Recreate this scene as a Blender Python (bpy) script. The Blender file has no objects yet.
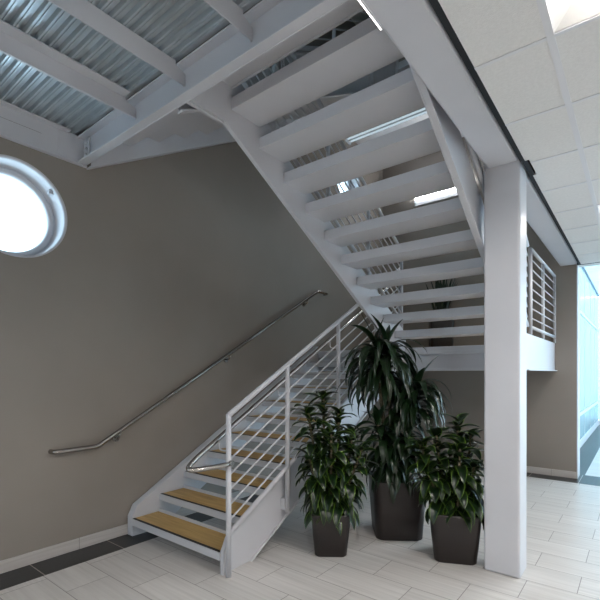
import bpy, bmesh, math, random
from mathutils import Vector, Matrix
R = random.Random(7)
SC = bpy.context.scene
COL = SC.collection
PI = math.pi

# ------------------------------------------------------------------ materials
def mat(name, col, rough=.5, metal=0., spec=.5):
    m = bpy.data.materials.new(name); m.use_nodes = True
    b = m.node_tree.nodes['Principled BSDF']
    b.inputs['Base Color'].default_value = (*col, 1)
    b.inputs['Roughness'].default_value = rough
    b.inputs['Metallic'].default_value = metal
    b.inputs['Specular IOR Level'].default_value = spec
    return m

def N(m, t, **kw):
    n = m.node_tree.nodes.new(t)
    for k, v in kw.items(): setattr(n, k, v)
    return n

def L(m, a, b): m.node_tree.links.new(a, b)

def coords(m, scale=(1, 1, 1), loc=(0, 0, 0), rot=(0, 0, 0)):
    g = N(m, 'ShaderNodeNewGeometry')
    mp = N(m, 'ShaderNodeMapping')
    mp.inputs['Scale'].default_value = scale
    mp.inputs['Location'].default_value = loc
    mp.inputs['Rotation'].default_value = rot
    L(m, g.outputs['Position'], mp.inputs['Vector'])
    return mp.outputs['Vector']

def noise_vary(m, c0, c1, scale=(3, 3, 3), detail=4, bump=0., bscale=None):
    """wear / pigment variation and a fine surface texture"""
    b = m.node_tree.nodes['Principled BSDF']
    n = N(m, 'ShaderNodeTexNoise'); n.inputs['Scale'].default_value = 1; n.inputs['Detail'].default_value = detail
    L(m, coords(m, scale), n.inputs['Vector'])
    r = N(m, 'ShaderNodeValToRGB')
    r.color_ramp.elements[0].position = .3; r.color_ramp.elements[1].position = .7
    r.color_ramp.elements[0].color = (*c0, 1); r.color_ramp.elements[1].color = (*c1, 1)
    L(m, n.outputs['Fac'], r.inputs['Fac']); L(m, r.outputs['Color'], b.inputs['Base Color'])
    if bump:
        n2 = N(m, 'ShaderNodeTexNoise'); n2.inputs['Scale'].default_value = 1; n2.inputs['Detail'].default_value = 5
        L(m, coords(m, bscale or scale), n2.inputs['Vector'])
        bp = N(m, 'ShaderNodeBump'); bp.inputs['Strength'].default_value = bump; bp.inputs['Distance'].default_value = .01
        L(m, n2.outputs['Fac'], bp.inputs['Height']); L(m, bp.outputs['Normal'], b.inputs['Normal'])
    return m

M = {}
M['wall'] = noise_vary(mat('taupe_paint', (.24, .222, .2), .6, 0, .3), (.262, .233, .208), (.292, .261, .233), (1.2, 1.2, 1.2), 5, .12, (14, 14, 14))
M['plain'] = noise_vary(mat('pale_wall_paint', (.6, .6, .58), .7), (.58, .58, .56), (.63, .62, .6), (2, 2, 2))
M['steel'] = noise_vary(mat('white_steel_paint', (.63, .625, .66), .38, 0, .4), (.545, .55, .585), (.585, .59, .625), (2, 2, 2), 4, .03, (25, 25, 25))
M['deck'] = noise_vary(mat('galvanised_deck', (.5, .56, .6), .28, .5), (.5, .555, .59), (.57, .63, .665), (5, 5, 5), 3)
M['inox'] = noise_vary(mat('brushed_stainless', (.4, .38, .36), .17, 1.), (.38, .36, .335), (.42, .4, .375), (4, 4, 4), 3)
M['wood'] = noise_vary(mat('tan_tread_cover', (.42, .27, .1), .55), (.47, .3, .105), (.62, .41, .16), (3, 34, 34), 6)
M['black'] = noise_vary(mat('black_rubber', (.012, .012, .014), .6), (.01, .01, .011), (.016, .016, .018), (30, 30, 30))
M['gapshade'] = mat('black_gap_shade', (.006, .007, .01), .8)  # black that paints in the shade of the ceiling gap
M['pot'] = noise_vary(mat('brown_planter', (.018, .013, .012), .45), (.014, .0095, .0088), (.0175, .012, .011), (8, 8, 8), 4, .04, (120, 120, 120))
M['soil'] = noise_vary(mat('potting_soil', (.02, .014, .01), .95), (.012, .008, .006), (.035, .025, .018), (60, 60, 60), 4, .6, (60, 60, 60))
M['cane'] = noise_vary(mat('plant_cane', (.12, .1, .06), .8), (.07, .06, .035), (.16, .13, .08), (8, 8, 40))
M['gridw'] = mat('ceiling_grid_white', (.66, .66, .68), .5)
M['base'] = noise_vary(mat('base_tile', (.5, .47, .45), .4), (.46, .43, .41), (.54, .51, .49), (1, 2, 60))
M['slab'] = noise_vary(mat('concrete_slab', (.3, .3, .3), .9), (.26, .26, .26), (.34, .34, .33), (3, 3, 3))
M['caulk'] = mat('dark_joint', (.16, .15, .14), .8)

def leaf_mat(name, c0, c1, edge):
    m = mat(name, c0, .32, 0, .5)
    b = m.node_tree.nodes['Principled BSDF']
    uv = N(m, 'ShaderNodeUVMap'); uv.uv_map = 'leaf'
    sp = N(m, 'ShaderNodeSeparateXYZ'); L(m, uv.outputs['UV'], sp.inputs[0])
    ma = N(m, 'ShaderNodeMath', operation='SUBTRACT'); L(m, sp.outputs['X'], ma.inputs[0]); ma.inputs[1].default_value = .5
    ab = N(m, 'ShaderNodeMath', operation='ABSOLUTE'); L(m, ma.outputs[0], ab.inputs[0])
    r = N(m, 'ShaderNodeValToRGB')
    e = r.color_ramp.elements
    e[0].position = 0; e[0].color = (*c1, 1); e[1].position = .5; e[1].color = (*edge, 1)
    x = e.new(.12); x.color = (*c0, 1); x = e.new(.385); x.color = (*c0, 1)
    L(m, ab.outputs[0], r.inputs['Fac'])
    n = N(m, 'ShaderNodeTexNoise'); L(m, coords(m, (5, 5, 5)), n.inputs['Vector']); n.inputs['Scale'].default_value = 1
    mx = N(m, 'ShaderNodeMix', data_type='RGBA', blend_type='MULTIPLY'); mx.inputs[0].default_value = .8
    rr = N(m, 'ShaderNodeValToRGB'); rr.color_ramp.elements[0].position = .3; rr.color_ramp.elements[1].position = .7
    rr.color_ramp.elements[0].color = (.55, .6, .6, 1); rr.color_ramp.elements[1].color = (1, 1, .9, 1)
    L(m, n.outputs['Fac'], rr.inputs['Fac']); L(m, r.outputs['Color'], mx.inputs[6]); L(m, rr.outputs['Color'], mx.inputs[7])
    L(m, mx.outputs[2], b.inputs['Base Color'])
    return m
M['leaf'] = leaf_mat('dracaena_leaf', (.0055, .018, .005), (.009, .026, .0065), (.15, .27, .03))
M['leaf2'] = leaf_mat('corn_plant_leaf', (.007, .021, .007), (.011, .029, .009), (.02, .05, .012))

# floor: pale streaked plank tiles in running bond with a dark border
def floor_mat():
    m = mat('floor_tile', (.6, .58, .56), .33, 0, .45)
    b = m.node_tree.nodes['Principled BSDF']
    W, Lh = .3165, .631
    x0, y0 = -.347, 3.575
    g = N(m, 'ShaderNodeNewGeometry')
    sp = N(m, 'ShaderNodeSeparateXYZ'); L(m, g.outputs['Position'], sp.inputs[0])
    def math_(op, a, bb=None, c=None):
        n = N(m, 'ShaderNodeMath', operation=op)
        for i, v in enumerate((a, bb, c)):
            if v is None: continue
            if isinstance(v, (int, float)): n.inputs[i].default_value = v
            else: L(m, v, n.inputs[i])
        return n.outputs[0]
    X, Y = sp.outputs['X'], sp.outputs['Y']
    ry = math_('DIVIDE', math_('SUBTRACT', Y, y0), W)
    row = math_('FLOOR', ry)
    fy = math_('SUBTRACT', ry, row)
    odd = math_('FLOORED_MODULO', row, 2)
    rx = math_('ADD', math_('DIVIDE', math_('SUBTRACT', X, x0), Lh), math_('MULTIPLY', odd, .5))
    cxi = math_('FLOOR', rx)
    fx = math_('SUBTRACT', rx, cxi)
    def edge(f, half):
        return math_('LESS_THAN', math_('MINIMUM', f, math_('SUBTRACT', 1, f)), half)
    joint = math_('MAXIMUM', edge(fy, .0025 / W), edge(fx, .0025 / Lh))
    cb = N(m, 'ShaderNodeCombineXYZ'); L(m, cxi, cb.inputs[0]); L(m, row, cb.inputs[1])
    wn = N(m, 'ShaderNodeTexWhiteNoise', noise_dimensions='3D'); L(m, cb.outputs[0], wn.inputs['Vector'])
    # streaks along x
    n = N(m, 'ShaderNodeTexNoise'); n.inputs['Scale'].default_value = 1; n.inputs['Detail'].default_value = 5
    mp = N(m, 'ShaderNodeMapping'); mp.inputs['Scale'].default_value = (1.4, 38, 1)
    ad = N(m, 'ShaderNodeVectorMath', operation='ADD'); L(m, g.outputs['Position'], ad.inputs[0]); L(m, wn.outputs['Color'], ad.inputs[1])
    L(m, ad.outputs[0], mp.inputs['Vector']); L(m, mp.outputs[0], n.inputs['Vector'])
    r = N(m, 'ShaderNodeValToRGB')
    r.color_ramp.elements[0].position = .3; r.color_ramp.elements[0].color = (.57, .545, .52, 1)
    r.color_ramp.elements[1].position = .68; r.color_ramp.elements[1].color = (.69, .665, .64, 1)
    L(m, n.outputs['Fac'], r.inputs['Fac'])
    # per tile tone
    tone = math_('ADD', math_('MULTIPLY', wn.outputs['Value'], .08), .95)
    mt = N(m, 'ShaderNodeMix', data_type='RGBA', blend_type='MULTIPLY'); mt.inputs[0].default_value = 1
    L(m, r.outputs['Color'], mt.inputs[6])
    cc = N(m, 'ShaderNodeCombineColor'); [L(m, tone, cc.inputs[i]) for i in range(3)]
    L(m, cc.outputs[0], mt.inputs[7])
    # dark border: left wall, back wall, corridor side and across the opening
    dl = math_('LESS_THAN', X, -3.575)
    xr = math_('LESS_THAN', X, -.656)
    yb = math_('GREATER_THAN', Y, 7.16)
    yo = math_('LESS_THAN', Y, 7.80)
    dark = math_('MAXIMUM', dl, math_('MULTIPLY', yb, math_('MAXIMUM', xr, yo)))
    dn = N(m, 'ShaderNodeValToRGB')
    dn.color_ramp.elements[0].position = .3; dn.color_ramp.elements[0].color = (.011, .0115, .012, 1)
    dn.color_ramp.elements[1].position = .7; dn.color_ramp.elements[1].color = (.022, .0225, .024, 1)
    n3 = N(m, 'ShaderNodeTexNoise'); n3.inputs['Scale'].default_value = 1
    L(m, coords(m, (40, 2, 1)), n3.inputs['Vector']); L(m, n3.outputs['Fac'], dn.inputs['Fac'])
    m1 = N(m, 'ShaderNodeMix', data_type='RGBA'); L(m, dark, m1.inputs[0]); L(m, mt.outputs[2], m1.inputs[6]); L(m, dn.outputs['Color'], m1.inputs[7])
    # joints: the dark border has its own joint spacing
    fb = math_('FRACT', math_('DIVIDE', math_('SUBTRACT', Y, 1.373), .642))
    fbx = math_('FRACT', math_('DIVIDE', math_('SUBTRACT', X, -.68), .631))
    jd = math_('MAXIMUM', math_('MULTIPLY', edge(fb, .004 / .64), math_('LESS_THAN', X, -3.575)),
               math_('MULTIPLY', edge(fbx, .004 / .63), math_('MULTIPLY', yb, yo)))
    jn = N(m, 'ShaderNodeMix', data_type='FLOAT'); L(m, dark, jn.inputs[0]); L(m, joint, jn.inputs[2]); L(m, jd, jn.inputs[3])
    jc = N(m, 'ShaderNodeMix', data_type='RGBA'); L(m, dark, jc.inputs[0]); jc.inputs[6].default_value = (.25, .22, .21, 1); jc.inputs[7].default_value = (.4, .36, .33, 1)
    m2 = N(m, 'ShaderNodeMix', data_type='RGBA'); L(m, jn.outputs[0], m2.inputs[0]); L(m, m1.outputs[2], m2.inputs[6]); L(m, jc.outputs[2], m2.inputs[7])
    L(m, m2.outputs[2], b.inputs['Base Color'])
    bp = N(m, 'ShaderNodeBump'); bp.inputs['Strength'].default_value = .35; bp.inputs['Distance'].default_value = .003; bp.invert = True
    L(m, jn.outputs[0], bp.inputs['Height']); L(m, bp.outputs['Normal'], b.inputs['Normal'])
    return m
M['floor'] = floor_mat()

def tile_mat():
    m = mat('ceiling_tile', (.62, .61, .6), .9, 0, .1)
    noise_vary(m, (.68, .67, .655), (.73, .72, .705), (60, 60, 60), 3, .25, (160, 160, 160))
    return m
M['ctile'] = tile_mat()

def emis(name, col, s):
    m = bpy.data.materials.new(name); m.use_nodes = True
    nt = m.node_tree; nt.nodes.clear()
    e = nt.nodes.new('ShaderNodeEmission'); o = nt.nodes.new('ShaderNodeOutputMaterial')
    e.inputs[0].default_value = (*col, 1); e.inputs[1].default_value = s
    nt.links.new(e.outputs[0], o.inputs[0])
    return m
LAMP = 62
M['lamp'] = emis('lamp_diffuser', (1, .95, .91), LAMP)
M['glowstrip'] = emis('glowing_strip', (1, .97, .93), 3.2)
M['lamp3'] = emis('lamp_upper', (.95, .98, 1), 34.0)

M['lamp4'] = emis('dim_tube', (.72, .9, 1), .35)
def glass(name, tint, rough=0.):
    m = bpy.data.materials.new(name); m.use_nodes = True
    nt = m.node_tree; nt.nodes.clear()
    o = nt.nodes.new('ShaderNodeOutputMaterial')
    t = nt.nodes.new('ShaderNodeBsdfTransparent'); t.inputs[0].default_value = (*tint, 1)
    g = nt.nodes.new('ShaderNodeBsdfGlossy'); g.inputs['Roughness'].default_value = rough
    f = nt.nodes.new('ShaderNodeLayerWeight'); f.inputs[0].default_value = .5
    pw = nt.nodes.new('ShaderNodeMath'); pw.operation = 'POWER'; pw.inputs[1].default_value = 5
    ma = nt.nodes.new('ShaderNodeMath'); ma.operation = 'MULTIPLY_ADD'; ma.inputs[1].default_value = .9; ma.inputs[2].default_value = .04
    nt.links.new(f.outputs['Facing'], pw.inputs[0]); nt.links.new(pw.outputs[0], ma.inputs[0]); f = ma
    x = nt.nodes.new('ShaderNodeMixShader')
    nt.links.new(f.outputs[0], x.inputs[0]); nt.links.new(t.outputs[0], x.inputs[1]); nt.links.new(g.outputs[0], x.inputs[2])
    nt.links.new(x.outputs[0], o.inputs[0])
    return m
M['glass'] = glass('clear_glass', (.97, .98, .98))

def frosted(name, col, k=.75):
    m = bpy.data.materials.new(name); m.use_nodes = True
    nt = m.node_tree; nt.nodes.clear()
    o = nt.nodes.new('ShaderNodeOutputMaterial')
    t = nt.nodes.new('ShaderNodeBsdfTranslucent'); t.inputs[0].default_value = (*col, 1)
    d = nt.nodes.new('ShaderNodeBsdfDiffuse'); d.inputs[0].default_value = (*col, 1)
    x = nt.nodes.new('ShaderNodeMixShader'); x.inputs[0].default_value = k
    nt.links.new(d.outputs[0], x.inputs[1]); nt.links.new(t.outputs[0], x.inputs[2])
    g = nt.nodes.new('ShaderNodeBsdfGlossy'); g.inputs['Roughness'].default_value = .15
    f = nt.nodes.new('ShaderNodeFresnel'); f.inputs[0].default_value = 1.4
    y = nt.nodes.new('ShaderNodeMixShader')
    nt.links.new(f.outputs[0], y.inputs[0]); nt.links.new(x.outputs[0], y.inputs[1]); nt.links.new(g.outputs[0], y.inputs[2])
    nt.links.new(y.outputs[0], o.inputs[0])
    return m
M['frost'] = frosted('frosted_glass', (.72, .83, .86), .85)
M['frost2'] = frosted('frosted_glass_low', (.6, .76, .8), .85)
M['skyroof'] = frosted('skylight_panel', (.8, .86, .87), .9)

# ------------------------------------------------------------------ mesh builder
class MB:
    def __init__(s): s.b = bmesh.new()
    def box(s, x0, x1, y0, y1, z0, z1):
        v = [s.b.verts.new((x, y, z)) for x in (x0, x1) for y in (y0, y1) for z in (z0, z1)]
        for f in ((0, 1, 3, 2), (4, 6, 7, 5), (0, 4, 5, 1), (2, 3, 7, 6), (0, 2, 6, 4), (1, 5, 7, 3)):
            s.b.faces.new([v[i] for i in f])
        return s
    def prism(s, pts, a0, a1, axis='x'):
        """polygon pts extruded along axis; pts are (y,z) for x, (x,z) for y, (x,y) for z"""
        def P(a, p): return (a, p[0], p[1]) if axis == 'x' else ((p[0], a, p[1]) if axis == 'y' else (p[0], p[1], a))
        A = [s.b.verts.new(P(a0, p)) for p in pts]; B = [s.b.verts.new(P(a1, p)) for p in pts]
        s.b.faces.new(A); s.b.faces.new(B[::-1])
        n = len(pts)
        for i in range(n): s.b.faces.new((A[i], A[(i + 1) % n], B[(i + 1) % n], B[i]))
        return s
    def tube(s, pts, r, n=14, caps=True):
        pts = [Vector(p) for p in pts]
        rings = []
        t0 = (pts[1] - pts[0]).normalized()
        up = Vector((0, 0, 1)) if abs(t0.z) < .9 else Vector((1, 0, 0))
        u = t0.cross(up).normalized(); w = u.cross(t0).normalized()
        prev = t0
        for i, p in enumerate(pts):
            if i == 0: t = t0
            elif i == len(pts) - 1: t = (pts[i] - pts[i - 1]).normalized()
            else:
                a = (pts[i] - pts[i - 1]).normalized(); b = (pts[i + 1] - pts[i]).normalized()
                t = (a + b).normalized()
            q = prev.rotation_difference(t); u = q @ u; w = q @ w; prev = t
            k = 1.
            if 0 < i < len(pts) - 1:
                c = max(.5, t.dot((pts[i] - pts[i - 1]).normalized())); k = 1
            rings.append([s.b.verts.new(p + (u * math.cos(a) + w * math.sin(a)) * r * k) for a in [2 * PI * j / n for j in range(n)]])
        for A, B in zip(rings, rings[1:]):
            for j in range(n):
                f = s.b.faces.new((A[j], A[(j + 1) % n], B[(j + 1) % n], B[j])); f.smooth = True
        if caps:
            s.b.faces.new(rings[0][::-1]); s.b.faces.new(rings[-1])
        return s
    def lathe(s, c, axis, prof, n=64):
        """prof: (r, a) pairs; a along axis 'x' or 'z' from centre c"""
        rings = []
        for r, a in prof:
            ring = []
            for j in range(n):
                t = 2 * PI * j / n
                if axis == 'x': p = (c[0] + a, c[1] + r * math.cos(t), c[2] + r * math.sin(t))
                else: p = (c[0] + r * math.cos(t), c[1] + r * math.sin(t), c[2] + a)
                ring.append(s.b.verts.new(p))
            rings.append(ring)
        for A, B in zip(rings, rings[1:]):
            for j in range(n):
                f = s.b.faces.new((A[j], A[(j + 1) % n], B[(j + 1) % n], B[j])); f.smooth = True
        return s
    def build(s, name, m, parent=None, bevel=0., seg=2, origin=None):
        bmesh.ops.recalc_face_normals(s.b, faces=s.b.faces)
        me = bpy.data.meshes.new(name)
        if bevel:
            bmesh.ops.bevel(s.b, geom=[e for e in s.b.edges if len(e.link_faces) == 2 and e.calc_face_angle(0) > .6], offset=bevel, segments=seg, profile=.5, affect='EDGES')
        off = None
        if parent is not None: off = Vector(parent.matrix_world.translation) if parent.parent is None else None
        if parent is not None:
            p = parent; tot = Vector((0, 0, 0))
            while p: tot += p.location; p = p.parent
            bmesh.ops.translate(s.b, verts=s.b.verts, vec=-tot)
        elif origin is not None:
            bmesh.ops.translate(s.b, verts=s.b.verts, vec=-Vector(origin))
        s.b.to_mesh(me); s.b.free()
        me.materials.append(m)
        o = bpy.data.objects.new(name, me); COL.objects.link(o)
        if parent is not None: o.parent = parent
        elif origin is not None: o.location = origin
        return o

def thing(name, label, cat, loc=(0, 0, 0), group=None):
    o = bpy.data.objects.new(name, None); COL.objects.link(o)
    o.location = loc; o.empty_display_size = .1
    o['label'] = label; o['category'] = cat
    if group: o['group'] = group
    return o
def tag(o, label, cat, group=None):
    o['label'] = label; o['category'] = cat
    if group: o['group'] = group
    return o
def struct(o): o['kind'] = 'structure'; return o

def copy_part(o, parent, dloc):
    c = o.copy(); COL.objects.link(c); c.parent = parent
    c.location = o.location + Vector(dloc)
    for ch in o.children:
        d = ch.copy(); COL.objects.link(d); d.parent = c
    return c

# ------------------------------------------------------------------ dimensions
XW = -3.875           # left wall face
YB = 7.454            # back wall face
RISE, GO = .1703, .302
SL = RISE / GO
Y1 = 2.2              # first nosing of the lower flight
ZL = 11 * RISE        # landing level
YL = Y1 + 10 * GO     # landing nosing
ZF = 22 * RISE        # upper floor level
CEIL = 3.12

# ------------------------------------------------------------------ room shell
struct(MB().box(-4.175, 6.0, -5.0, 17.0, -.1, 0).build('floor', M['floor']))

def wall_with_round_holes(x0, x1, y0, y1, z0, z1, holes):
    """slab between x0 (outside) and x1 (room face) with circular openings"""
    mb = MB(); b = mb.b; n = 64
    ycuts = [y0]
    for (cy, cz, r) in holes: ycuts += [cy - .55, cy + .55]
    ycuts.append(y1)
    for i in range(0, len(ycuts), 2):
        if ycuts[i + 1] > ycuts[i]: mb.box(x0, x1, ycuts[i], ycuts[i + 1], z0, z1)
    for (cy, cz, r) in holes:
        mb.box(x0, x1, cy - .55, cy + .55, z0, cz - .55)
        mb.box(x0, x1, cy - .55, cy + .55, cz + .55, z1)
        ring = {}
        for x in (x0, x1):
            I, O = [], []
            for j in range(n):
                t = 2 * PI * (j + .5) / n; c, s_ = math.cos(t), math.sin(t)
                k = .55 / max(abs(c), abs(s_))
                I.append(b.verts.new((x, cy + r * c, cz + r * s_))); O.append(b.verts.new((x, cy + k * c, cz + k * s_)))
            ring[x] = (I, O)
            for j in range(n):
                q = (j + 1) % n
                b.faces.new((I[j], I[q], O[q], O[j]))
            # square corners
            for (sy, sz) in ((1, 1), (-1, 1), (-1, -1), (1, -1)):
                near = sorted(O, key=lambda v: (v.co.y - cy - sy * .55) ** 2 + (v.co.z - cz - sz * .55) ** 2)[:2]
                b.faces.new((near[0], near[1], b.verts.new((x, cy + sy * .55, cz + sz * .55))))
        for j in range(n):
            q = (j + 1) % n
            b.faces.new((ring[x0][0][j], ring[x0][0][q], ring[x1][0][q], ring[x1][0][j]))
    return mb
HOLES = [(1.2715, 2.86, .388), (6.22, 4.8, .388)]
struct(wall_with_round_holes(-4.175, XW, -5, YB + .3, 0, 7.6, HOLES).build('wall_left', M['wall']))
mb = MB().box(XW, -.728, YB, YB + .3, 0, 7.6)
struct(mb.build('wall_back', M['wall']))
struct(MB().box(-.728, 6, YB, YB + .25, 3.14, 7.6).build('wall_back_header', M['plain']))
struct(MB().box(-.728, -.716, YB - .004, YB + .304, 0, 3.14).build('trim_1', M['steel']))       # white edge bead on the wall end
# front wall behind the camera with unseen windows added for daylight, right wall
mb = MB().box(XW, 6, -5.2, -5, 0, .5).box(XW, 6, -5.2, -5, 3.0, 4.6).box(XW, 6, -5.2, -5, 6.4, 7.6).box(XW, -3.4, -5.2, -5, 4.6, 6.4).box(1, 6, -5.2, -5, 4.6, 6.4).box(XW, -3.7, -5.2, -5, .5, 3.0).box(-2.2, 6, -5.2, -5, .5, 3.0)
struct(mb.build('wall_front', M['plain']))
struct(MB().box(-3.4, 1, -5.12, -5.1, 4.6, 6.4).build('window_4', M['glass']))  # unseen upper window, added to send bluish daylight into the stairwell
w = struct(MB().box(-3.7, -2.2, -5.12, -5.1, .5, 3.0).build('window_3', M['glass']))  # unseen window, added to bring bluish daylight in from behind
mb = MB()
for x in (-3.7, -2.98, -2.25): mb.box(x, x + .05, -5.16, -5.06, .5, 3.0)
mb.box(-3.7, -2.2, -5.16, -5.06, .5, .55).box(-3.7, -2.2, -5.16, -5.06, 2.95, 3.0)
mb.build('window_frame', M['steel'], w)
struct(MB().box(6, 6.2, -5.2, YB, 0, 7.6).build('wall_right', M['plain']))

# tiled base course
def baseboard(name, boxes, joints):
    mb = MB()
    for bx in boxes: mb.box(*bx)
    o = struct(mb.build(name, M['base'], None, .003, 1))
    mb = MB()
    for j in joints: mb.box(*j)
    mb.build('joint', M['caulk'], o)
baseboard('baseboard_left', [(XW, XW + .012, -5, YB, .001, .1)], [(XW + .001, XW + .0128, y - .0015, y + .0015, .001, .1) for y in [1.76 - .634 * k for k in range(-8, 10)]])
baseboard('baseboard_back', [(XW + .013, -.716, YB - .012, YB, .001, .1)], [(x - .0015, x + .0015, YB - .0128, YB - .001, .001, .1) for x in [-1.05 - .634 * k for k in range(5)]])

# round windows
def round_window(i, cy, cz):
    r = .388
    mb = MB().lathe((XW, cy, cz), 'x', [(r + .004, .006), (r - .012, .006), (r - .014, -.03), (r - .012, -.16), (r - .02, -.165), (r - .024, -.18), (r - .03, -.18), (r - .034, -.168), (r - .05, -.168), (r - .068, -.175), (r - .074, -.185), (r - .078, -.2), (r - .078, -.24), (r + .002, -.24)])
    o = struct(mb.build('window_%d' % i, M['steel']))
    mb = MB()
    n = 64
    for x in (-.205, -.213):
        vs = [mb.b.verts.new((XW + x, cy + (r - .077) * math.cos(2 * PI * j / n), cz + (r - .077) * math.sin(2 * PI * j / n))) for j in range(n)]
        mb.b.faces.new(vs)
    mb.build('pane', M['glass'], o)
    # small latch keeper fixed on the rim
    a = math.radians(38)
    mb = MB()
    for da, w_, d in ((0, .02, .02), (.05, .012, .03)):
        c = Vector((XW - .07, cy + (r - .022) * math.cos(a + da), cz + (r - .022) * math.sin(a + da)))
        mb.box(c.x - d, c.x + d, c.y - w_, c.y + w_, c.z - w_ * .5, c.z + w_ * .5)
    mb.build('latch', M['steel'], o)
round_window(1, *HOLES[0][:2])
round_window(2, *HOLES[1][:2])

# ------------------------------------------------------------------ suspended ceiling (cells, lights left open)
GP = .643
XS = [-.327 + GP * k for k in range(0, 10)]
YS = [2.300 + GP * k for k in range(-11, 9)]
LIGHT_CELLS = [(-.327, 2.300 - GP), (-.327, 4.872)]
for xx in (XS[3], XS[6]):  # unseen lights added outside the view to brighten the room
    for k in (-9, -5, -1, 4): LIGHT_CELLS.append((xx, 2.300 + GP * k))
for k in (-9, -5): LIGHT_CELLS.append((XS[0], 2.300 + GP * k))  # more unseen lights, added behind the camera as fill
def is_light(x, y): return any(abs(x - a) < .01 and abs(y - b) < .01 for a, b in LIGHT_CELLS)
mb = MB()
YEND = 7.39
ys = [-5.0] + YS[1:] ; ys = [y for y in ys if y < YEND - .05] + [YEND]
xs = [-.668] + XS + [6.0]
for xa, xb in zip(xs, xs[1:]):
    for ya, yb in zip(ys, ys[1:]):
        if is_light(xa, ya): continue
        if xa < -.6 and ya < 3.81 and yb > 3.54:    # cut back around the column
            mb.box(-.64, xb, ya, yb, CEIL, CEIL + .02)
            if ya < 3.53: mb.box(xa, -.64, ya, 3.53, CEIL, CEIL + .02)
            if yb > 3.83: mb.box(xa, -.64, 3.83, yb, CEIL, CEIL + .02)
            continue
        mb.box(xa, xb, ya, yb, CEIL, CEIL + .02)
ceil = struct(mb.build('ceiling', M['ctile']))
mb = MB()
for x in XS: mb.box(x - .016, x + .016, -5, YEND, CEIL - .004, CEIL + .001)
for y in ys[1:-1]: mb.box(-.64 if abs(y - 3.586) < .02 else -.668, 6, y - .011, y + .011, CEIL - .0035, CEIL + .001)
mb.build('grid', M['gridw'], ceil)
# black strips painted in for the dark open gap between steel and tiles
mb = MB().box(-.700, -.671, -5, 3.53, CEIL + .001, CEIL + .03).box(-.690, -.654, 3.53, 3.83, CEIL + .001, CEIL + .03).box(-.700, -.671, 3.83, YEND, CEIL + .001, CEIL + .03)
mb.box(-.718, 6, YEND, YB - .002, CEIL + .004, CEIL + .03)
struct(mb.build('gap_shade_strip', M['gapshade']))

def troffer(x, y, label):
    t = thing('ceiling_light', label, 'ceiling light', (x + GP / 2, y + GP / 2, CEIL), 'troffers in the suspended ceiling')
    a, c = .017, GP - .017
    i0, i1 = .19, GP - .19
    mb = MB(); b = mb.b
    o = [b.verts.new((x + p, y + q, CEIL)) for p, q in ((a, a), (c, a), (c, c), (a, c))]
    n = [b.verts.new((x + p, y + q, CEIL + .10)) for p, q in ((i0, i0), (i1, i0), (i1, i1), (i0, i1))]
    for i in range(4): b.faces.new((o[i], o[(i + 1) % 4], n[(i + 1) % 4], n[i]))
    u = [b.verts.new((v.co.x, v.co.y, CEIL + .12)) for v in o]
    for i in range(4): b.faces.new((o[i], o[(i + 1) % 4], u[(i + 1) % 4], u[i]))
    b.faces.new(u)
    mb.build('housing', M['plain'], t)
    MB().box(x + i0, x + i1, y + i0, y + i1, CEIL + .088, CEIL + .098).build('diffuser', M['lamp'], t)
    return t
for k, (x, y) in enumerate(LIGHT_CELLS):
    lab = ('lit recessed ceiling light at the top right corner, nearest the camera' if k == 0 else
           'lit recessed ceiling light glimpsed farther off at the right edge of the photo' if k == 1 else
           'recessed ceiling light added as fill light, out of view on the right')
    troffer(x, y, lab)

# upper floor slab, upper ceiling
mb = MB().box(XW, -.95, -5, 1.80, 3.672, ZF).box(-.70, 6, -5, YB, 3.60, ZF).box(-.95, -.70, -5, YB, 3.60, ZF)
struct(mb.build('floor_upper', M['slab']))
struct(MB().box(-4.175, 6, -5.2, YB + .3, 7.6, 7.75).build('ceiling_upper', M['plain']))

# ------------------------------------------------------------------ column and beams
tag(MB().box(-.966, -.705, 3.55, 3.80, 0, 3.60).build('column', M['steel'], None, .017, 3, (-.83, 3.675, 0)),
    'tall square white steel column with rounded edges standing beside the plants', 'column')
tag(MB().box(-.938, -.714, -5, 3.548, 3.14, 3.595).build('steel_beam', M['steel'], None, .018, 3, (-.83, 0, 3.14)),
    'wide white box beam overhead running from the camera to the column', 'beam')
tag(MB().box(-.938, -.714, 3.802, YB, 3.14, 3.595).build('steel_beam', M['steel'], None, .018, 3, (-.83, 5.6, 3.14)),
    'white box beam running from the column to the back wall', 'beam')

# floor edge channel at the head of the upper flight
yb0, yb1 = 1.735, 1.812
mb = MB().box(XW + .032, -.958, yb1 - .012, yb1, 3.382, 3.612).box(XW + .032, -.958, yb0, yb1 - .012, 3.382, 3.397).box(XW + .032, -.958, yb0, yb1 - .012, 3.60, 3.612)
tag(mb.build('edge_beam', M['steel'], None, .002, 1, (-2.4, 1.8, 3.382)), 'white steel channel beam along the upper floor edge above the stairs', 'beam')

# corrugated deck
mb = MB(); b = mb.b
P = .067; H = .026; y = -4.98; prof = []
z0 = 3.621
while y < 1.72:
    prof += [(y, z0 + H), (y + P * .34, z0 + H), (y + P * .46, z0), (y + P * .64, z0), (y + P * .68, z0 + .007), (y + P * .72, z0), (y + P * .88, z0)]
    y += P
prof.append((1.76, z0 + H))
for (xa, xb) in ((XW + .005, -.945),):
    A = [b.verts.new((xa, p[0], p[1])) for p in prof]; B = [b.verts.new((xb, p[0], p[1])) for p in prof]
    for i in range(len(prof) - 1): b.faces.new((A[i], A[i + 1], B[i + 1], B[i]))
tag(mb.build('metal_deck', M['deck']), 'corrugated galvanised metal deck overhead between the white joists', 'metal deck')

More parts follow.
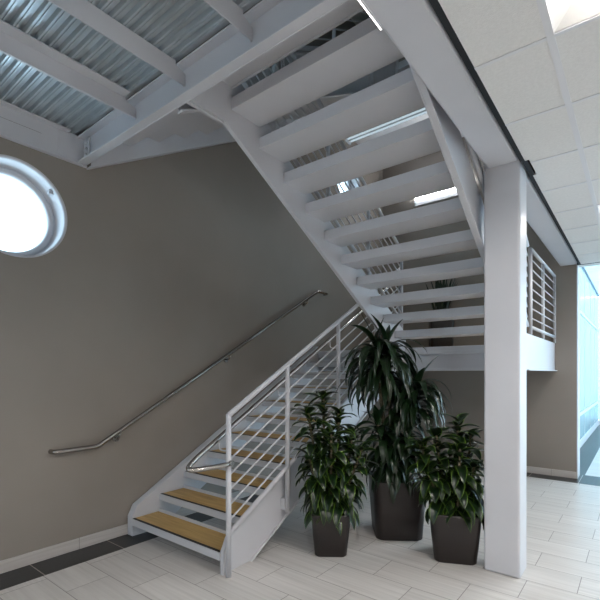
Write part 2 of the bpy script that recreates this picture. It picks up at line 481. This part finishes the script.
# joists
def joist(x, label, flange):
    t = thing('floor_joist', label, 'joist', (x, 0, 3.47), 'joists under the metal deck')
    ye = 1.797
    zb, zt = 3.488, 3.619
    mb = MB().prism([(-4.98, zb), (ye, zb), (ye, 3.568), (1.722, 3.594), (1.722, zt), (-4.98, zt)], x - .008, x)
    if flange > 0: mb.box(x, x + .088, -4.98, 1.70, zt - .010, zt).box(x, x + .012, -4.98, ye, zb, zb + .01)
    else: mb.box(x - .07, x - .008, -4.98, 1.70, zt - .010, zt)
    mb.build('channel', M['steel'], t, .0008, 1)
    mb = MB().box(x - .016, x + .001, ye - .008, ye + .002, zb, 3.566)
    mb.build('end_weld', M['steel'], t, .002, 1)
joist(-3.02, 'white steel joist under the metal deck, the one nearest the round window', 1)
joist(-2.41, 'white steel joist under the metal deck, middle of the three', -1)
joist(-1.775, 'white steel joist under the metal deck, the one nearest the upper stairs', -1)

# ledger channel on the left wall with clip angle
t = thing('wall_ledger', 'white steel channel fixed along the left wall above the round window', 'beam', (XW, 0, 3.37))
mb = MB().box(XW + .002, XW + .03, -4.98, 1.822, 3.372, 3.619).box(XW + .03, XW + .085, -4.98, 1.66, 3.608, 3.619)
mb.box(XW + .03, XW + .046, -4.98, 1.733, 3.372, 3.384)
mb.build('channel', M['steel'], t, .0015, 1)
for y in (.55, -.7, 1.28): MB().box(XW + .0302, XW + .0308, y - .17, y + .17, 3.512, 3.5145).build('seam', M['caulk'], t)
mb = MB().box(XW + .03, XW + .037, 1.58, 1.797, 3.40, 3.597).box(XW + .037, XW + .135, 1.788, 1.797, 3.40, 3.597)
mb.build('clip_angle', M['steel'], t, .001, 1)
for zz in (3.45, 3.505, 3.56):
    MB().tube([(XW + .095, 1.788, zz), (XW + .095, 1.768, zz)], .012, 6).build('bolt', M['steel'], t)

# slim glowing strip along the near side of the box beam
t = thing('strip_light', 'thin bright strip on the side of the box beam overhead', 'light', (-.95, .6, 3.15))
MB().box(-.9445, -.9385, -.6, 1.81, 3.15, 3.19).build('housing', M['steel'], t)
MB().box(-.949, -.9446, -.58, 1.806, 3.148, 3.168).build('diffuser', M['glowstrip'], t)

# ------------------------------------------------------------------ stairs
def flight(root, z0, y0, d, xa, xb):
    """ten open treads between stringer webs xa..xb; d = +1 climbs away, -1 climbs towards the camera"""
    def Yl(v): return y0 + d * v
    first = None
    for k in range(10):
        dy, dz = d * GO * k, RISE * k
        if first is None:
            zt = z0 + RISE
            mb = MB()
            prof = [(0, -.06), (.305, -.06), (.305, .028), (.293, .028), (.293, -.048), (.012, -.048), (.012, -.001), (0, -.001)]
            mb.prism([(Yl(a), zt + c) for a, c in prof], xa, xb)
            first = mb.build('tread', M['steel'], root, .0015, 1)
            y_0, y_1 = sorted((Yl(.036), Yl(.290)))
            MB().box(xa + .004, xb - .004, y_0, y_1, zt - .047, zt).build('tread_cover', M['wood'], first)
            y_0, y_1 = sorted((Yl(.0125), Yl(.036)))
            MB().box(xa + .004, xb - .004, y_0, y_1, zt - .0118, zt + .002).build('nosing_strip', M['black'], first)
        else:
            copy_part(first, root, (0, dy, dz))

def stringer(root, poly, xweb, side, fl=.05, tw=.012, ft=.014, edges=()):
    """web plate plus flange strips along the listed polygon edges (pairs of points); side = flange direction"""
    mb = MB()
    mb.prism(poly, *sorted((xweb, xweb + side * tw)))
    c = Vector((sum(p[0] for p in poly) / len(poly), sum(p[1] for p in poly) / len(poly)))
    for i, j in edges:
        p, q = Vector(poly[i]), Vector(poly[j])
        n = Vector((-(q - p).y, (q - p).x)).normalized()
        mid = (p + q) / 2
        if (c - mid).dot(n) < 0: n = -n
        mb.prism([tuple(p), tuple(q), tuple(q + n * ft), tuple(p + n * ft)], *sorted((xweb + side * tw, xweb + side * fl)))
    return mb.build('stringer', M['steel'], root, .002, 1)

# lower flight
low = thing('staircase', 'lower stair flight with tan treads rising along the left wall to the landing', 'stairs', (-3.16, 2.2, 0))
XA, XB = -3.775, -2.53
flight(low, 0, Y1, 1, XA, XB)
def lowpoly(z0, floorcut=True):
    top = lambda y: z0 + .245 + SL * (y - 2.2)
    bot = lambda y: z0 + SL * (y - 2.52)
    if floorcut: return [(2.212, z0 + .001), (2.212, z0 + .185), (2.235, z0 + .225), (2.26, top(2.26)), (YL - .002, top(YL)), (YL - .002, bot(YL)), (2.522, z0 + .001)]
    return [(1.825, bot(1.825)), (1.825, top(2.0) - .12), (1.92, top(1.98)), (YL - .002, top(YL)), (YL - .002, bot(YL))]
pl = lowpoly(0)
stringer(low, pl, XA, -1, .085, .012, .014, ((0, 1), (1, 2), (2, 3), (3, 4), (5, 6)))
stringer(low, pl, XB, 1, .036, .012, .014, ((0, 1), (1, 2), (2, 3), (3, 4), (5, 6)))

# upper flight, back towards the camera
upf = thing('staircase', 'upper open-riser stair flight seen from below, climbing from landing to upper floor', 'stairs', (-1.7, YL, ZL))
UA, UB = -2.392, -1.035
flight(upf, ZL, YL, -1, UA, UB)
def bz(y): return 3.37 - SL * (y - 2.2)
pu = [(1.816, 3.405), (2.14, 3.405), (YL + .03, bz(YL + .03)), (YL + .03, bz(YL + .03) + .41), (2.17, bz(2.17) + .41), (1.816, bz(2.17) + .41)]
stringer(upf, pu, UA, -1, .038, .012, .014, ((0, 1), (1, 2), (3, 4), (4, 5)))
pr = pu[:3] + [(YL + .03, bz(YL + .03) + .47), (2.17, bz(2.17) + .47), (1.816, bz(2.17) + .47)]
stringer(upf, pr, UB, 1, .05, .012, .014, ((0, 1), (1, 2)))
# floor plate at the head of the flight with its nosing
MB().box(UA, UB, 1.816, 2.205, ZF - .065, ZF - .02).box(UA, UB, 2.195, 2.208, ZF - .075, ZF).build('head_plate', M['steel'], upf, .0015, 1)
MB().box(UA + .004, UB - .004, 1.82, 2.194, ZF - .0195, ZF).build('head_cover', M['wood'], upf)

# third flight above the lower one
thr = thing('staircase', 'topmost stair flight along the left wall, underside showing above the channel beam', 'stairs', (-3.16, 2.2, ZF))
flight(thr, ZF, Y1, 1, XA, XB)
pt = lowpoly(ZF, False)
stringer(thr, pt, XA, -1, .085, .012, .014, ((2, 3), (4, 0)))
stringer(thr, pt, XB, 1, .05, .012, .014, ((2, 3), (4, 0)))
MB().box(XA, XB, 1.83, 2.195, ZF - .06, ZF - .045).build('foot_plate', M['steel'], thr, .0015, 1)

# landings
def landing(label, z, y0):
    t = thing('stair_landing', label, 'landing', (-2.4, 6.3, z - .3))
    x0, x1 = XW + .003, -1.0
    mb = MB().box(x0, x1 - .012, y0 + .06, YB - .02, z - .07, z - .03)
    mb.build('deck_plate', M['steel'], t)
    MB().box(x0, x1 - .012, y0 + .03, YB - .02, z - .03, z).build('floor_cover', M['wood'], t)
    # front channel with recessed web
    mb = MB().box(x0, x1, y0 + .08, y0 + .092, z - .28, z - .075).box(x0, x1, y0 + .004, y0 + .08, z - .295, z - .265)
    mb.box(x0, x1, y0, y0 + .092, z - .09, z - .05).box(x0, x1, y0, y0 + .025, z - .05, z + .002)
    mb.build('front_channel', M['steel'], t, .0015, 1)
    # side fascia standing above the floor as a toe plate
    mb = MB().prism([(y0 + .15, z - .295), (YB - .02, z - .295), (YB - .02, z + .125), (y0 + .05, z + .125), (y0 + .05, z - .2)], x1 - .012, x1)
    mb.box(x1, x1 + .03, y0 + .15, YB - .02, z - .295, z - .283)
    mb.build('side_fascia', M['steel'], t, .0015, 1)
    mb = MB()
    for yy in (6.0, 6.7): mb.box(x0 + .06, x1 - .02, yy, yy + .05, z - .2, z - .072)
    mb.build('cross_joists', M['steel'], t)
    return t
landing('mid-height landing between the two stair flights, white channel along its front', ZL, YL + .002)
landing('second landing high above, its underside seen through the upper treads', ZF + ZL, YL + .002)

# ------------------------------------------------------------------ guards
RR, PR, BR = .021, .021, .0075
def sloped_guard(label, x, ya, yb, znos, d, posts, first_to_floor=None, height=1.065, xo=None, base=-.262):
    """znos(y): nosing line; guard between ya and yb"""
    t = thing('guard_railing', label, 'railing', (x, ya, znos(ya)))
    top = lambda y: znos(y) + height - RR
    bot = lambda y: znos(y) + height - .925
    ext = .0
    MB().tube([(x, ya, top(ya)), (x, yb, top(yb))], RR, 16).build('top_rail', M['steel'], t)
    MB().tube([(x, ya, bot(ya)), (x, yb, bot(yb))], RR * .95, 16).build('bottom_rail', M['steel'], t)
    for k in range(7):
        f = lambda y: top(y) - .115 * (k + 1)
        MB().tube([(x, ya, f(ya)), (x, yb, f(yb))], BR, 8).build('infill_rod', M['steel'], t)
    for i, y in enumerate(posts):
        zb = znos(y) + base
        if first_to_floor is not None and i == 0: zb = first_to_floor
        po = MB().tube([(x, y, zb), (x, y, top(y) + (.006 if y == ya else 0))], PR, 16).build('post', M['steel'], t)
        if xo is not None and i: MB().box(xo, x - PR * .8, y - .02, y + .02, zb + .02, zb + .12).build('standoff', M['steel'], po, .002, 1)
    return t
nl = lambda y: .1703 + SL * (y - 2.2)
XG = -2.452
sloped_guard('white railing with sloping rods on the open side of the lower flight', XG, 2.226, YL, nl, 1, [2.226, 2.922, 3.741, 4.55, YL - .03], .001, xo=XB + .013)
nu = lambda y: ZF - SL * (y - 2.2)
sloped_guard('white railing on the left side of the upper flight, glimpsed between treads', -2.413, 2.0, YL - .06, nu, -1, [2.0, 2.7, 3.5, 4.3, YL - .06])
sloped_guard('white railing on the right side of the upper flight, mostly hidden behind the column', -.998, 2.0, YL + .18, nu, -1, [2.1, 3.0, 4.0, 4.9], base=.045)
n3 = lambda y: ZF + .1703 + SL * (y - 2.2)
sloped_guard('white railing on the topmost flight, high above the lower stairs', -2.505, 2.226, YL, n3, 1, [2.226, 2.922, 3.741, 4.55, YL])

def flat_guard(label, pts, z, posts, toe=None):
    t = thing('guard_railing', label, 'railing', (*pts[0], z))
    P3 = lambda h: [(p[0], p[1], z + h) for p in pts]
    MB().tube(P3(1.13), RR, 16).build('top_rail', M['steel'], t)
    MB().tube(P3(.215), RR, 16).build('bottom_rail', M['steel'], t)
    for k in range(7): MB().tube(P3(1.13 - .115 * (k + 1)), BR, 8).build('infill_rod', M['steel'], t)
    for p in posts: MB().tube([(p[0], p[1], z + .126), (p[0], p[1], z + 1.13)], PR, 16).build('post', M['steel'], t)
    return t
flat_guard('white railing with level rods on the right edge of the landing by the back wall', [(-1.006, 5.62), (-1.006, 7.42)], ZL, [(-1.006, 5.62), (-1.006, 6.44), (-1.006, 7.42)])

# stainless handrails
def bend(p, q, r_, n=6, r=.06):
    """rounded corner q between p and r_"""
    p, q, r_ = Vector(p), Vector(q), Vector(r_)
    a = q + (p - q).normalized() * r; c = q + (r_ - q).normalized() * r
    return [a * (1 - s) ** 2 + q * 2 * s * (1 - s) + c * s * s for s in [i / n for i in range(n + 1)]]
t = thing('wall_handrail', 'stainless steel handrail fixed to the grey wall beside the lower flight', 'handrail', (XW + .08, 1.5, .9))
xh = XW + .075
pA, pB, pC, pD = (xh, 1.545, .892), (xh, 1.893, .895), (xh, 5.236, 2.775), (xh, 5.42, 2.775)
path = bend((XW + .012, 1.53, .892), (xh, 1.53, .892), pB, 8, .055)
path = [Vector((XW + .004, 1.53, .892))] + path + bend(pA, pB, pC, 6, .035) + bend(pB, pC, pD, 6, .035) + bend(pC, (xh, 5.5, 2.775), (XW + .004, 5.5, 2.775), 8, .055) + [Vector((XW + .004, 5.5, 2.775))]
MB().tube(path, .0205, 16).build('rail', M['inox'], t)
def rail_z(y): return .895 + (2.775 - .895) / (5.236 - 1.893) * (y - 1.893)
for y in (2.10, 3.47, 4.98):
    z = rail_z(y)
    mb = MB().tube([(xh, y, z - .018), (xh, y, z - .045), (xh - .012, y, z - .065), (xh - .03, y, z - .072), (XW + .006, y, z - .072)], .008, 10)
    bk = mb.build('bracket', M['inox'], t)
    MB().tube([(XW + .0005, y, z - .072), (XW + .012, y, z - .072)], .034, 20).build('rosette', M['inox'], bk)

t = thing('handrail', 'stainless steel handrail inside the lower white railing, looping back to its end post', 'handrail', (-2.56, 1.95, .9))
hz = lambda y: .1703 + .865 + SL * (y - 2.2)
xr = -2.555
p0, p1, p2, p3 = [Vector(p) for p in ((xr, 2.06, hz(2.06)), (xr - .005, 1.88, hz(1.88) - .01), (-2.515, 1.86, .852), (-2.462, 2.05, .857))]
path = [Vector((xr, 5.1, hz(5.1))), Vector((xr, 3.5, hz(3.5)))] + [p0 * (1 - f) ** 3 + p1 * 3 * f * (1 - f) ** 2 + p2 * 3 * f * f * (1 - f) + p3 * f ** 3 for f in [k / 14 for k in range(15)]]
path += [Vector((-2.436, 2.13, .861)), Vector((-2.424, 2.18, .864)), Vector((-2.426, 2.226, .867))]
MB().tube(path, .019, 16).build('rail', M['inox'], t)
MB().tube([(-2.431, 2.226, .867), (-2.405, 2.226, .867)], .023, 16).build('end_collar', M['inox'], t)
for y in (2.226, 2.922, 3.741, 4.55):
    z = hz(y)
    MB().tube([(xr, y, z - .018), (xr, y, z - .07), (xr + .006, y, z - .088), (xr + .022, y, z - .095), (XG - .02, y, z - .095)], .0065, 8).build('bracket', M['steel'], t)

# ------------------------------------------------------------------ plants
def leaf(mb, uvl, base, az, el, ln, w, droop, curl=.25, seg=8, tip=1.0, roll=0.):
    b = mb.b
    p = Vector(base); h = Vector((math.cos(az), math.sin(az), 0)); side = Vector((-math.sin(az), math.cos(az), 0))
    rows = []
    for i in range(seg + 1):
        s = i / seg
        e = el - droop * (s ** .85)
        d = h * math.cos(e) + Vector((0, 0, 1)) * math.sin(e)
        if i: p = p + d * (ln / seg)
        up = -h * math.sin(e) + Vector((0, 0, 1)) * math.cos(e)
        sd = side * math.cos(roll * s) + up * math.sin(roll * s)
        ww = w * .5 * (max(0., math.sin(PI * (s * .94 + .06) ** .75)) ** .8 if s < 1 else 0.02) + .001
        rows.append([(p + sd * ww * k + up * abs(k) * ww * curl, ((k + 1) / 2, s)) for k in (-1, -.5, 0, .5, 1)])
    vr = [[(b.verts.new(q), u) for q, u in r] for r in rows]
    for A, B in zip(vr, vr[1:]):
        for j in range(4):
            f = b.faces.new((A[j][0], A[j + 1][0], B[j + 1][0], B[j][0])); f.smooth = True
            for lp, (v, u) in zip(f.loops, (A[j], A[j + 1], B[j + 1], B[j])): lp[uvl].uv = u

def planter(root, c, w0, w1, h, rot=0., z=0.):
    """tapered square planter with rounded corners, rolled rim and soil"""
    def ring(w, zz, n=6, cr=.16):
        out = []
        r = w * cr
        for i, (sx, sy) in enumerate(((1, 1), (-1, 1), (-1, -1), (1, -1))):
            for k in range(n + 1):
                a = PI / 2 * (i + k / n)
                x = sx * (w / 2 - r) + r * math.cos(a); y_ = sy * (w / 2 - r) + r * math.sin(a)
                out.append((c[0] + x * math.cos(rot) - y_ * math.sin(rot), c[1] + x * math.sin(rot) + y_ * math.cos(rot), zz))
        return out
    mb = MB(); b = mb.b
    lv = [(w0 * .93, z + .001), (w0, z + .012), (w0 + (w1 - w0) * .55, z + h * .5), (w1, z + h - .012), (w1, z + h), (w1 - .03, z + h), (w1 - .045, z + h - .05)]
    rs = [[b.verts.new(p) for p in ring(*l)] for l in lv]
    for A, B in zip(rs, rs[1:]):
        n = len(A)
        for j in range(n):
            f = b.faces.new((A[j], A[(j + 1) % n], B[(j + 1) % n], B[j])); f.smooth = True
    b.faces.new(rs[0][::-1])
    pot = mb.build('pot', M['pot'], root)
    mb = MB(); b = mb.b
    b.faces.new([b.verts.new(p) for p in ring(w1 - .042, z + h - .045)])
    mb.build('soil', M['soil'], pot)
    return pot

def foliage(root, fn, m, name='foliage'):
    mb = MB(); uvl = mb.b.loops.layers.uv.new('leaf')
    fn(mb, uvl)
    tot = root.location
    me = bpy.data.meshes.new(name)
    bmesh.ops.translate(mb.b, verts=mb.b.verts, vec=-Vector(tot))
    mb.b.to_mesh(me); mb.b.free(); me.materials.append(m)
    o = bpy.data.objects.new(name, me); COL.objects.link(o); o.parent = root
    return o

def bushy(label, c, w0, w1, h, rot, stems, seed, ln, w, group):
    rr = random.Random(seed)
    t = thing('potted_plant', label, 'plant', (c[0], c[1], 0), group)
    planter(t, c, w0, w1, h, rot)
    def fn(mb, uvl):
        for (ox, oy, tx, ty, z0, z1) in stems:
            a = rr.random() * 6.28; n = int((z1 - z0) / .0155)
            for i in range(n):
                f = i / (n - 1); z = z0 + (z1 - z0) * f
                a += 2.4 + rr.uniform(-.3, .3)
                bx, by = c[0] + ox + (tx - ox) * f, c[1] + oy + (ty - oy) * f
                el = .35 + .75 * f ** 3 + rr.uniform(-.2, .2)
                l = ln * (1.0 - .25 * f) * rr.uniform(.8, 1.15)
                leaf(mb, uvl, (bx, by, z), a, el, l, w * rr.uniform(.85, 1.15), rr.uniform(1.5, 2.1) - .7 * f ** 3, .28, 8, 1, rr.uniform(-.5, .5))
    fo = foliage(t, fn, M['leaf'])
    for v in fo.data.vertices:                     # leaves bend back where they touch the column
        if v.co.x + c[0] > -.972 and v.co.y + c[1] > 3.535: v.co.x = -.972 - c[0] - .004 * R.random()
    for (ox, oy, tx, ty, z0, z1) in stems:
        MB().tube([(c[0] + ox * .6, c[1] + oy * .6, h - .05), (c[0] + ox, c[1] + oy, max(z0, h + .02)), (c[0] + tx, c[1] + ty, z1)], .011, 8).build('stem', M['cane'], t)
    return t
GRP = 'floor plants in brown planters'
RX, RY = .785, .62    # unit vector to the right along the photo
def side(a, bck): return (a * RX - bck * .62, a * RY + bck * .785)
def st(a, bk, a2, b2, z0, z1):
    o = side(a, bk); q = side(a2, b2)
    return (o[0], o[1], q[0], q[1], z0, z1)
bushy('bushy green plant in a small brown planter, left of the three, beside the stair railing', (-2.115, 3.10), .27, .335, .36, .64,
      [st(-.04, .0, -.06, .04, .38, 1.36), st(-.06, .0, -.20, -.02, .42, 1.24), st(.06, .03, .08, .06, .40, 1.20), st(.08, 0, .20, .03, .36, 1.02), st(0, -.06, .0, -.13, .34, 1.06), st(.08, -.03, .27, -.05, .36, .90), st(-.07, -.04, -.19, -.09, .36, .84)], 3, .25, .078, GRP)
bushy('bushy green plant in a brown planter, right of the three, against the white column', (-1.235, 3.66), .33, .40, .40, .42,
      [st(-.08, .0, -.14, .02, .42, 1.02), st(-.1, .0, -.29, -.02, .44, .95), st(.03, .05, .05, .04, .44, 1.13), st(.09, 0, .15, .02, .42, 1.02), st(.0, -.09, .0, -.14, .40, .95), st(-.11, -.03, -.24, -.08, .42, .72), st(.07, -.08, .12, -.12, .40, .78)], 11, .25, .085, GRP)

# tall corn plant
def tall(label, c):
    rr = random.Random(21)
    t = thing('potted_plant', label, 'plant', (c[0], c[1], 0), GRP)
    planter(t, c, .43, .50, .55, .62)
    canes = [st(-.06, .03, -.20, .0, .52, 1.80), st(-.02, .03, -.09, .03, .52, 1.83), st(.06, -.02, .20, -.03, .52, 1.44), st(-.02, -.06, -.20, -.10, .50, 1.06), st(.03, .06, .02, .03, .50, 1.20), st(.0, -.08, .07, -.15, .50, .96), st(-.04, -.10, -.08, -.17, .48, .86)]
    def fn(mb, uvl):
        for k, (ox, oy, tx, ty, z0, z1) in enumerate(canes):
            n = (64, 64, 74, 60, 60, 50, 40)[k]; span = (.36, .46, .30, .48, .52, .38, .30)[k]; ln = (.52, .5, .46, .36, .38, .36, .34)[k]
            a = rr.random() * 6
            for i in range(n):
                f = i / (n - 1); z = z1 - span * (1 - f)
                a += 2.4 + rr.uniform(-.25, .25)
                g = (z - z0) / (z1 - z0)
                bx, by = c[0] + ox + (tx - ox) * g, c[1] + oy + (ty - oy) * g
                if f > .94: el, dr = rr.uniform(1.1, 1.5), rr.uniform(.2, 1.4); l = ln * rr.uniform(.5, .8)
                else: el, dr = rr.uniform(.55, .95) + .3 * f, rr.uniform(2.1, 2.7); l = ln * rr.uniform(.75, 1.1)
                leaf(mb, uvl, (bx, by, z), a, el, l, .066 * rr.uniform(.8, 1.2), dr, .3, 10, 1, rr.uniform(-.6, .6))
    foliage(t, fn, M['leaf2'])
    for (ox, oy, tx, ty, z0, z1) in canes:
        MB().tube([(c[0] + ox, c[1] + oy, .5), (c[0] + (ox + tx) / 2, c[1] + (oy + ty) / 2, (z0 + z1) / 2), (c[0] + tx, c[1] + ty, z1)], .017, 10).build('cane', M['cane'], t)
tall('tall plant with long drooping leaves in the large brown planter between two bushy plants', (-1.855, 3.85))

# plant on the landing
t = thing('potted_plant', 'upright plant in a dark planter on the landing, seen between the treads', 'plant', (-2.57, 6.99, ZL))
planter(t, (-2.57, 6.99), .34, .37, .54, .5, ZL)
def fn(mb, uvl):
    rr = random.Random(5)
    for i in range(46):
        a = rr.random() * 6.28; d = rr.uniform(0, .12)
        leaf(mb, uvl, (-2.57 + d * math.cos(a), 6.99 + d * math.sin(a), ZL + .5 + rr.uniform(0, .35)), a, rr.uniform(1.3, 1.55), rr.uniform(.4, .62), .045, rr.uniform(.0, .4), .3)
foliage(t, fn, M['leaf2'])

# ------------------------------------------------------------------ lights of the stairwell
t = thing('strip_light', 'long strip lamp on the back wall high above the landing', 'light', (-2.4, YB - .05, 4.72))
MB().box(-3.2, -2.2, YB - .07, YB - .001, 4.56, 4.70).build('housing', M['steel'], t, .005, 1)
MB().box(-3.18, -2.22, YB - .09, YB - .0705, 4.665, 4.735).build('diffuser', M['lamp3'], t, .005, 1)
t = thing('strip_light', 'dim bluish twin-tube strip lamp under the second landing, between upper treads', 'light', (-2.9, 5.75, 5.22))
zz = 5.28
MB().box(-3.60, -2.28, 5.70, 5.86, zz - .06, zz + .0).build('housing', M['steel'], t, .005, 1)
for yy in (5.735, 5.825): MB().tube([(-3.58, yy, zz - .075), (-2.30, yy, zz - .075)], .014, 12).build('tube', M['lamp4'], t)
for xe in (-3.62, -2.28): MB().box(xe, xe + .02, 5.70, 5.86, zz - .10, zz - .0).build('end_cap', M['steel'], t)
for xe in (-3.3, -2.6): MB().tube([(xe, 5.78, zz - .005), (xe, 5.78, ZF + ZL - .072)], .008, 8).build('hanger', M['steel'], t)

# ------------------------------------------------------------------ glazed corridor
t = thing('glass_partition', 'frosted blue glass wall with white bars along the corridor at the far right', 'glass wall', (-.99, 7.8, 0))
GX = -.985; TOP = 3.83
mys = [7.78, 8.98, 10.25, 11.6, 13.0, 14.3, 15.6]
for ya, yb in zip(mys, mys[1:]):
    MB().box(GX - .006, GX + .006, ya + .02, yb - .02, .16, .66).build('lower_pane', M['frost2'], t)
    MB().box(GX - .006, GX + .006, ya + .02, yb - .02, .73, 2.78).build('pane', M['frost'], t)
    MB().box(GX - .006, GX + .006, ya + .02, yb - .02, 2.85, TOP).build('top_pane', M['frost'], t)
for ya in mys: MB().box(GX - .05, GX + .008, ya - .02, ya + .02, .0, TOP).build('mullion', M['steel'], t)
for za, zb in ((.0, .16), (.66, .73), (2.78, 2.85)):
    MB().box(GX - .04, GX + .02, mys[0], mys[-1], za + .001, zb).build('transom', M['steel'], t)
t = thing('glass_partition', 'frosted glass end wall closing the corridor far away at the right edge', 'glass wall', (0, 15.7, 0))
for xa, xb in ((-1.0, .2), (.2, 1.4), (1.4, 2.6)):
    MB().box(xa + .02, xb - .02, 15.69, 15.71, .16, TOP).build('pane', M['frost'], t)
    MB().box(xb - .02, xb + .02, 15.66, 15.72, 0.001, TOP).build('mullion', M['steel'], t)
MB().box(-.96, 2.6, 15.66, 15.72, .001, .16).build('transom', M['steel'], t)
t = thing('glass_roof', 'pale translucent glass roof over the corridor at the far right', 'roof', (1, 11, TOP))
for ya, yb in zip([7.72, 8.98, 10.25, 11.6, 13.0, 14.3], [8.98, 10.25, 11.6, 13.0, 14.3, 15.6]):
    MB().box(-1.0, 4, ya + .02, yb - .02, TOP + .02, TOP + .032).build('roof_pane', M['skyroof'], t)
    MB().box(-1.0, 4, yb - .02, yb + .02, TOP + .02, TOP + .09).build('roof_bar', M['steel'], t)
MB().box(-1.0, -.95, 7.72, 15.6, TOP, TOP + .018).build('eaves_bar', mat('grey_bar', (.12, .2, .28), .5), t)

# ------------------------------------------------------------------ world, camera
wd = bpy.data.worlds.new('World'); SC.world = wd; wd.use_nodes = True
bg = wd.node_tree.nodes['Background']
bg.inputs[0].default_value = (.6, .83, 1.0, 1); bg.inputs[1].default_value = 3.0

cam = bpy.data.cameras.new('Camera'); co = bpy.data.objects.new('Camera', cam); COL.objects.link(co)
F = 430.
cam.sensor_width = 36; cam.lens = 36 * F / 600.
cam.shift_y = 73 / 600.
A = math.atan(340 / F)
co.location = (0, 0, 1.55)
# forward = (-sin A, cos A, 0)
co.rotation_euler = (PI / 2, 0, A)
cam.clip_start = .05
SC.camera = co
SC.view_settings.view_transform = 'Standard'; SC.view_settings.look = 'None'
SC.view_settings.exposure = 0.93; SC.view_settings.gamma = 1
SC.view_settings.use_curve_mapping = False
SC.cycles.use_denoising = True
SC.cycles.max_bounces = 10; SC.cycles.diffuse_bounces = 6; SC.cycles.glossy_bounces = 4; SC.cycles.transparent_max_bounces = 16
SC.cycles.sample_clamp_indirect = 6
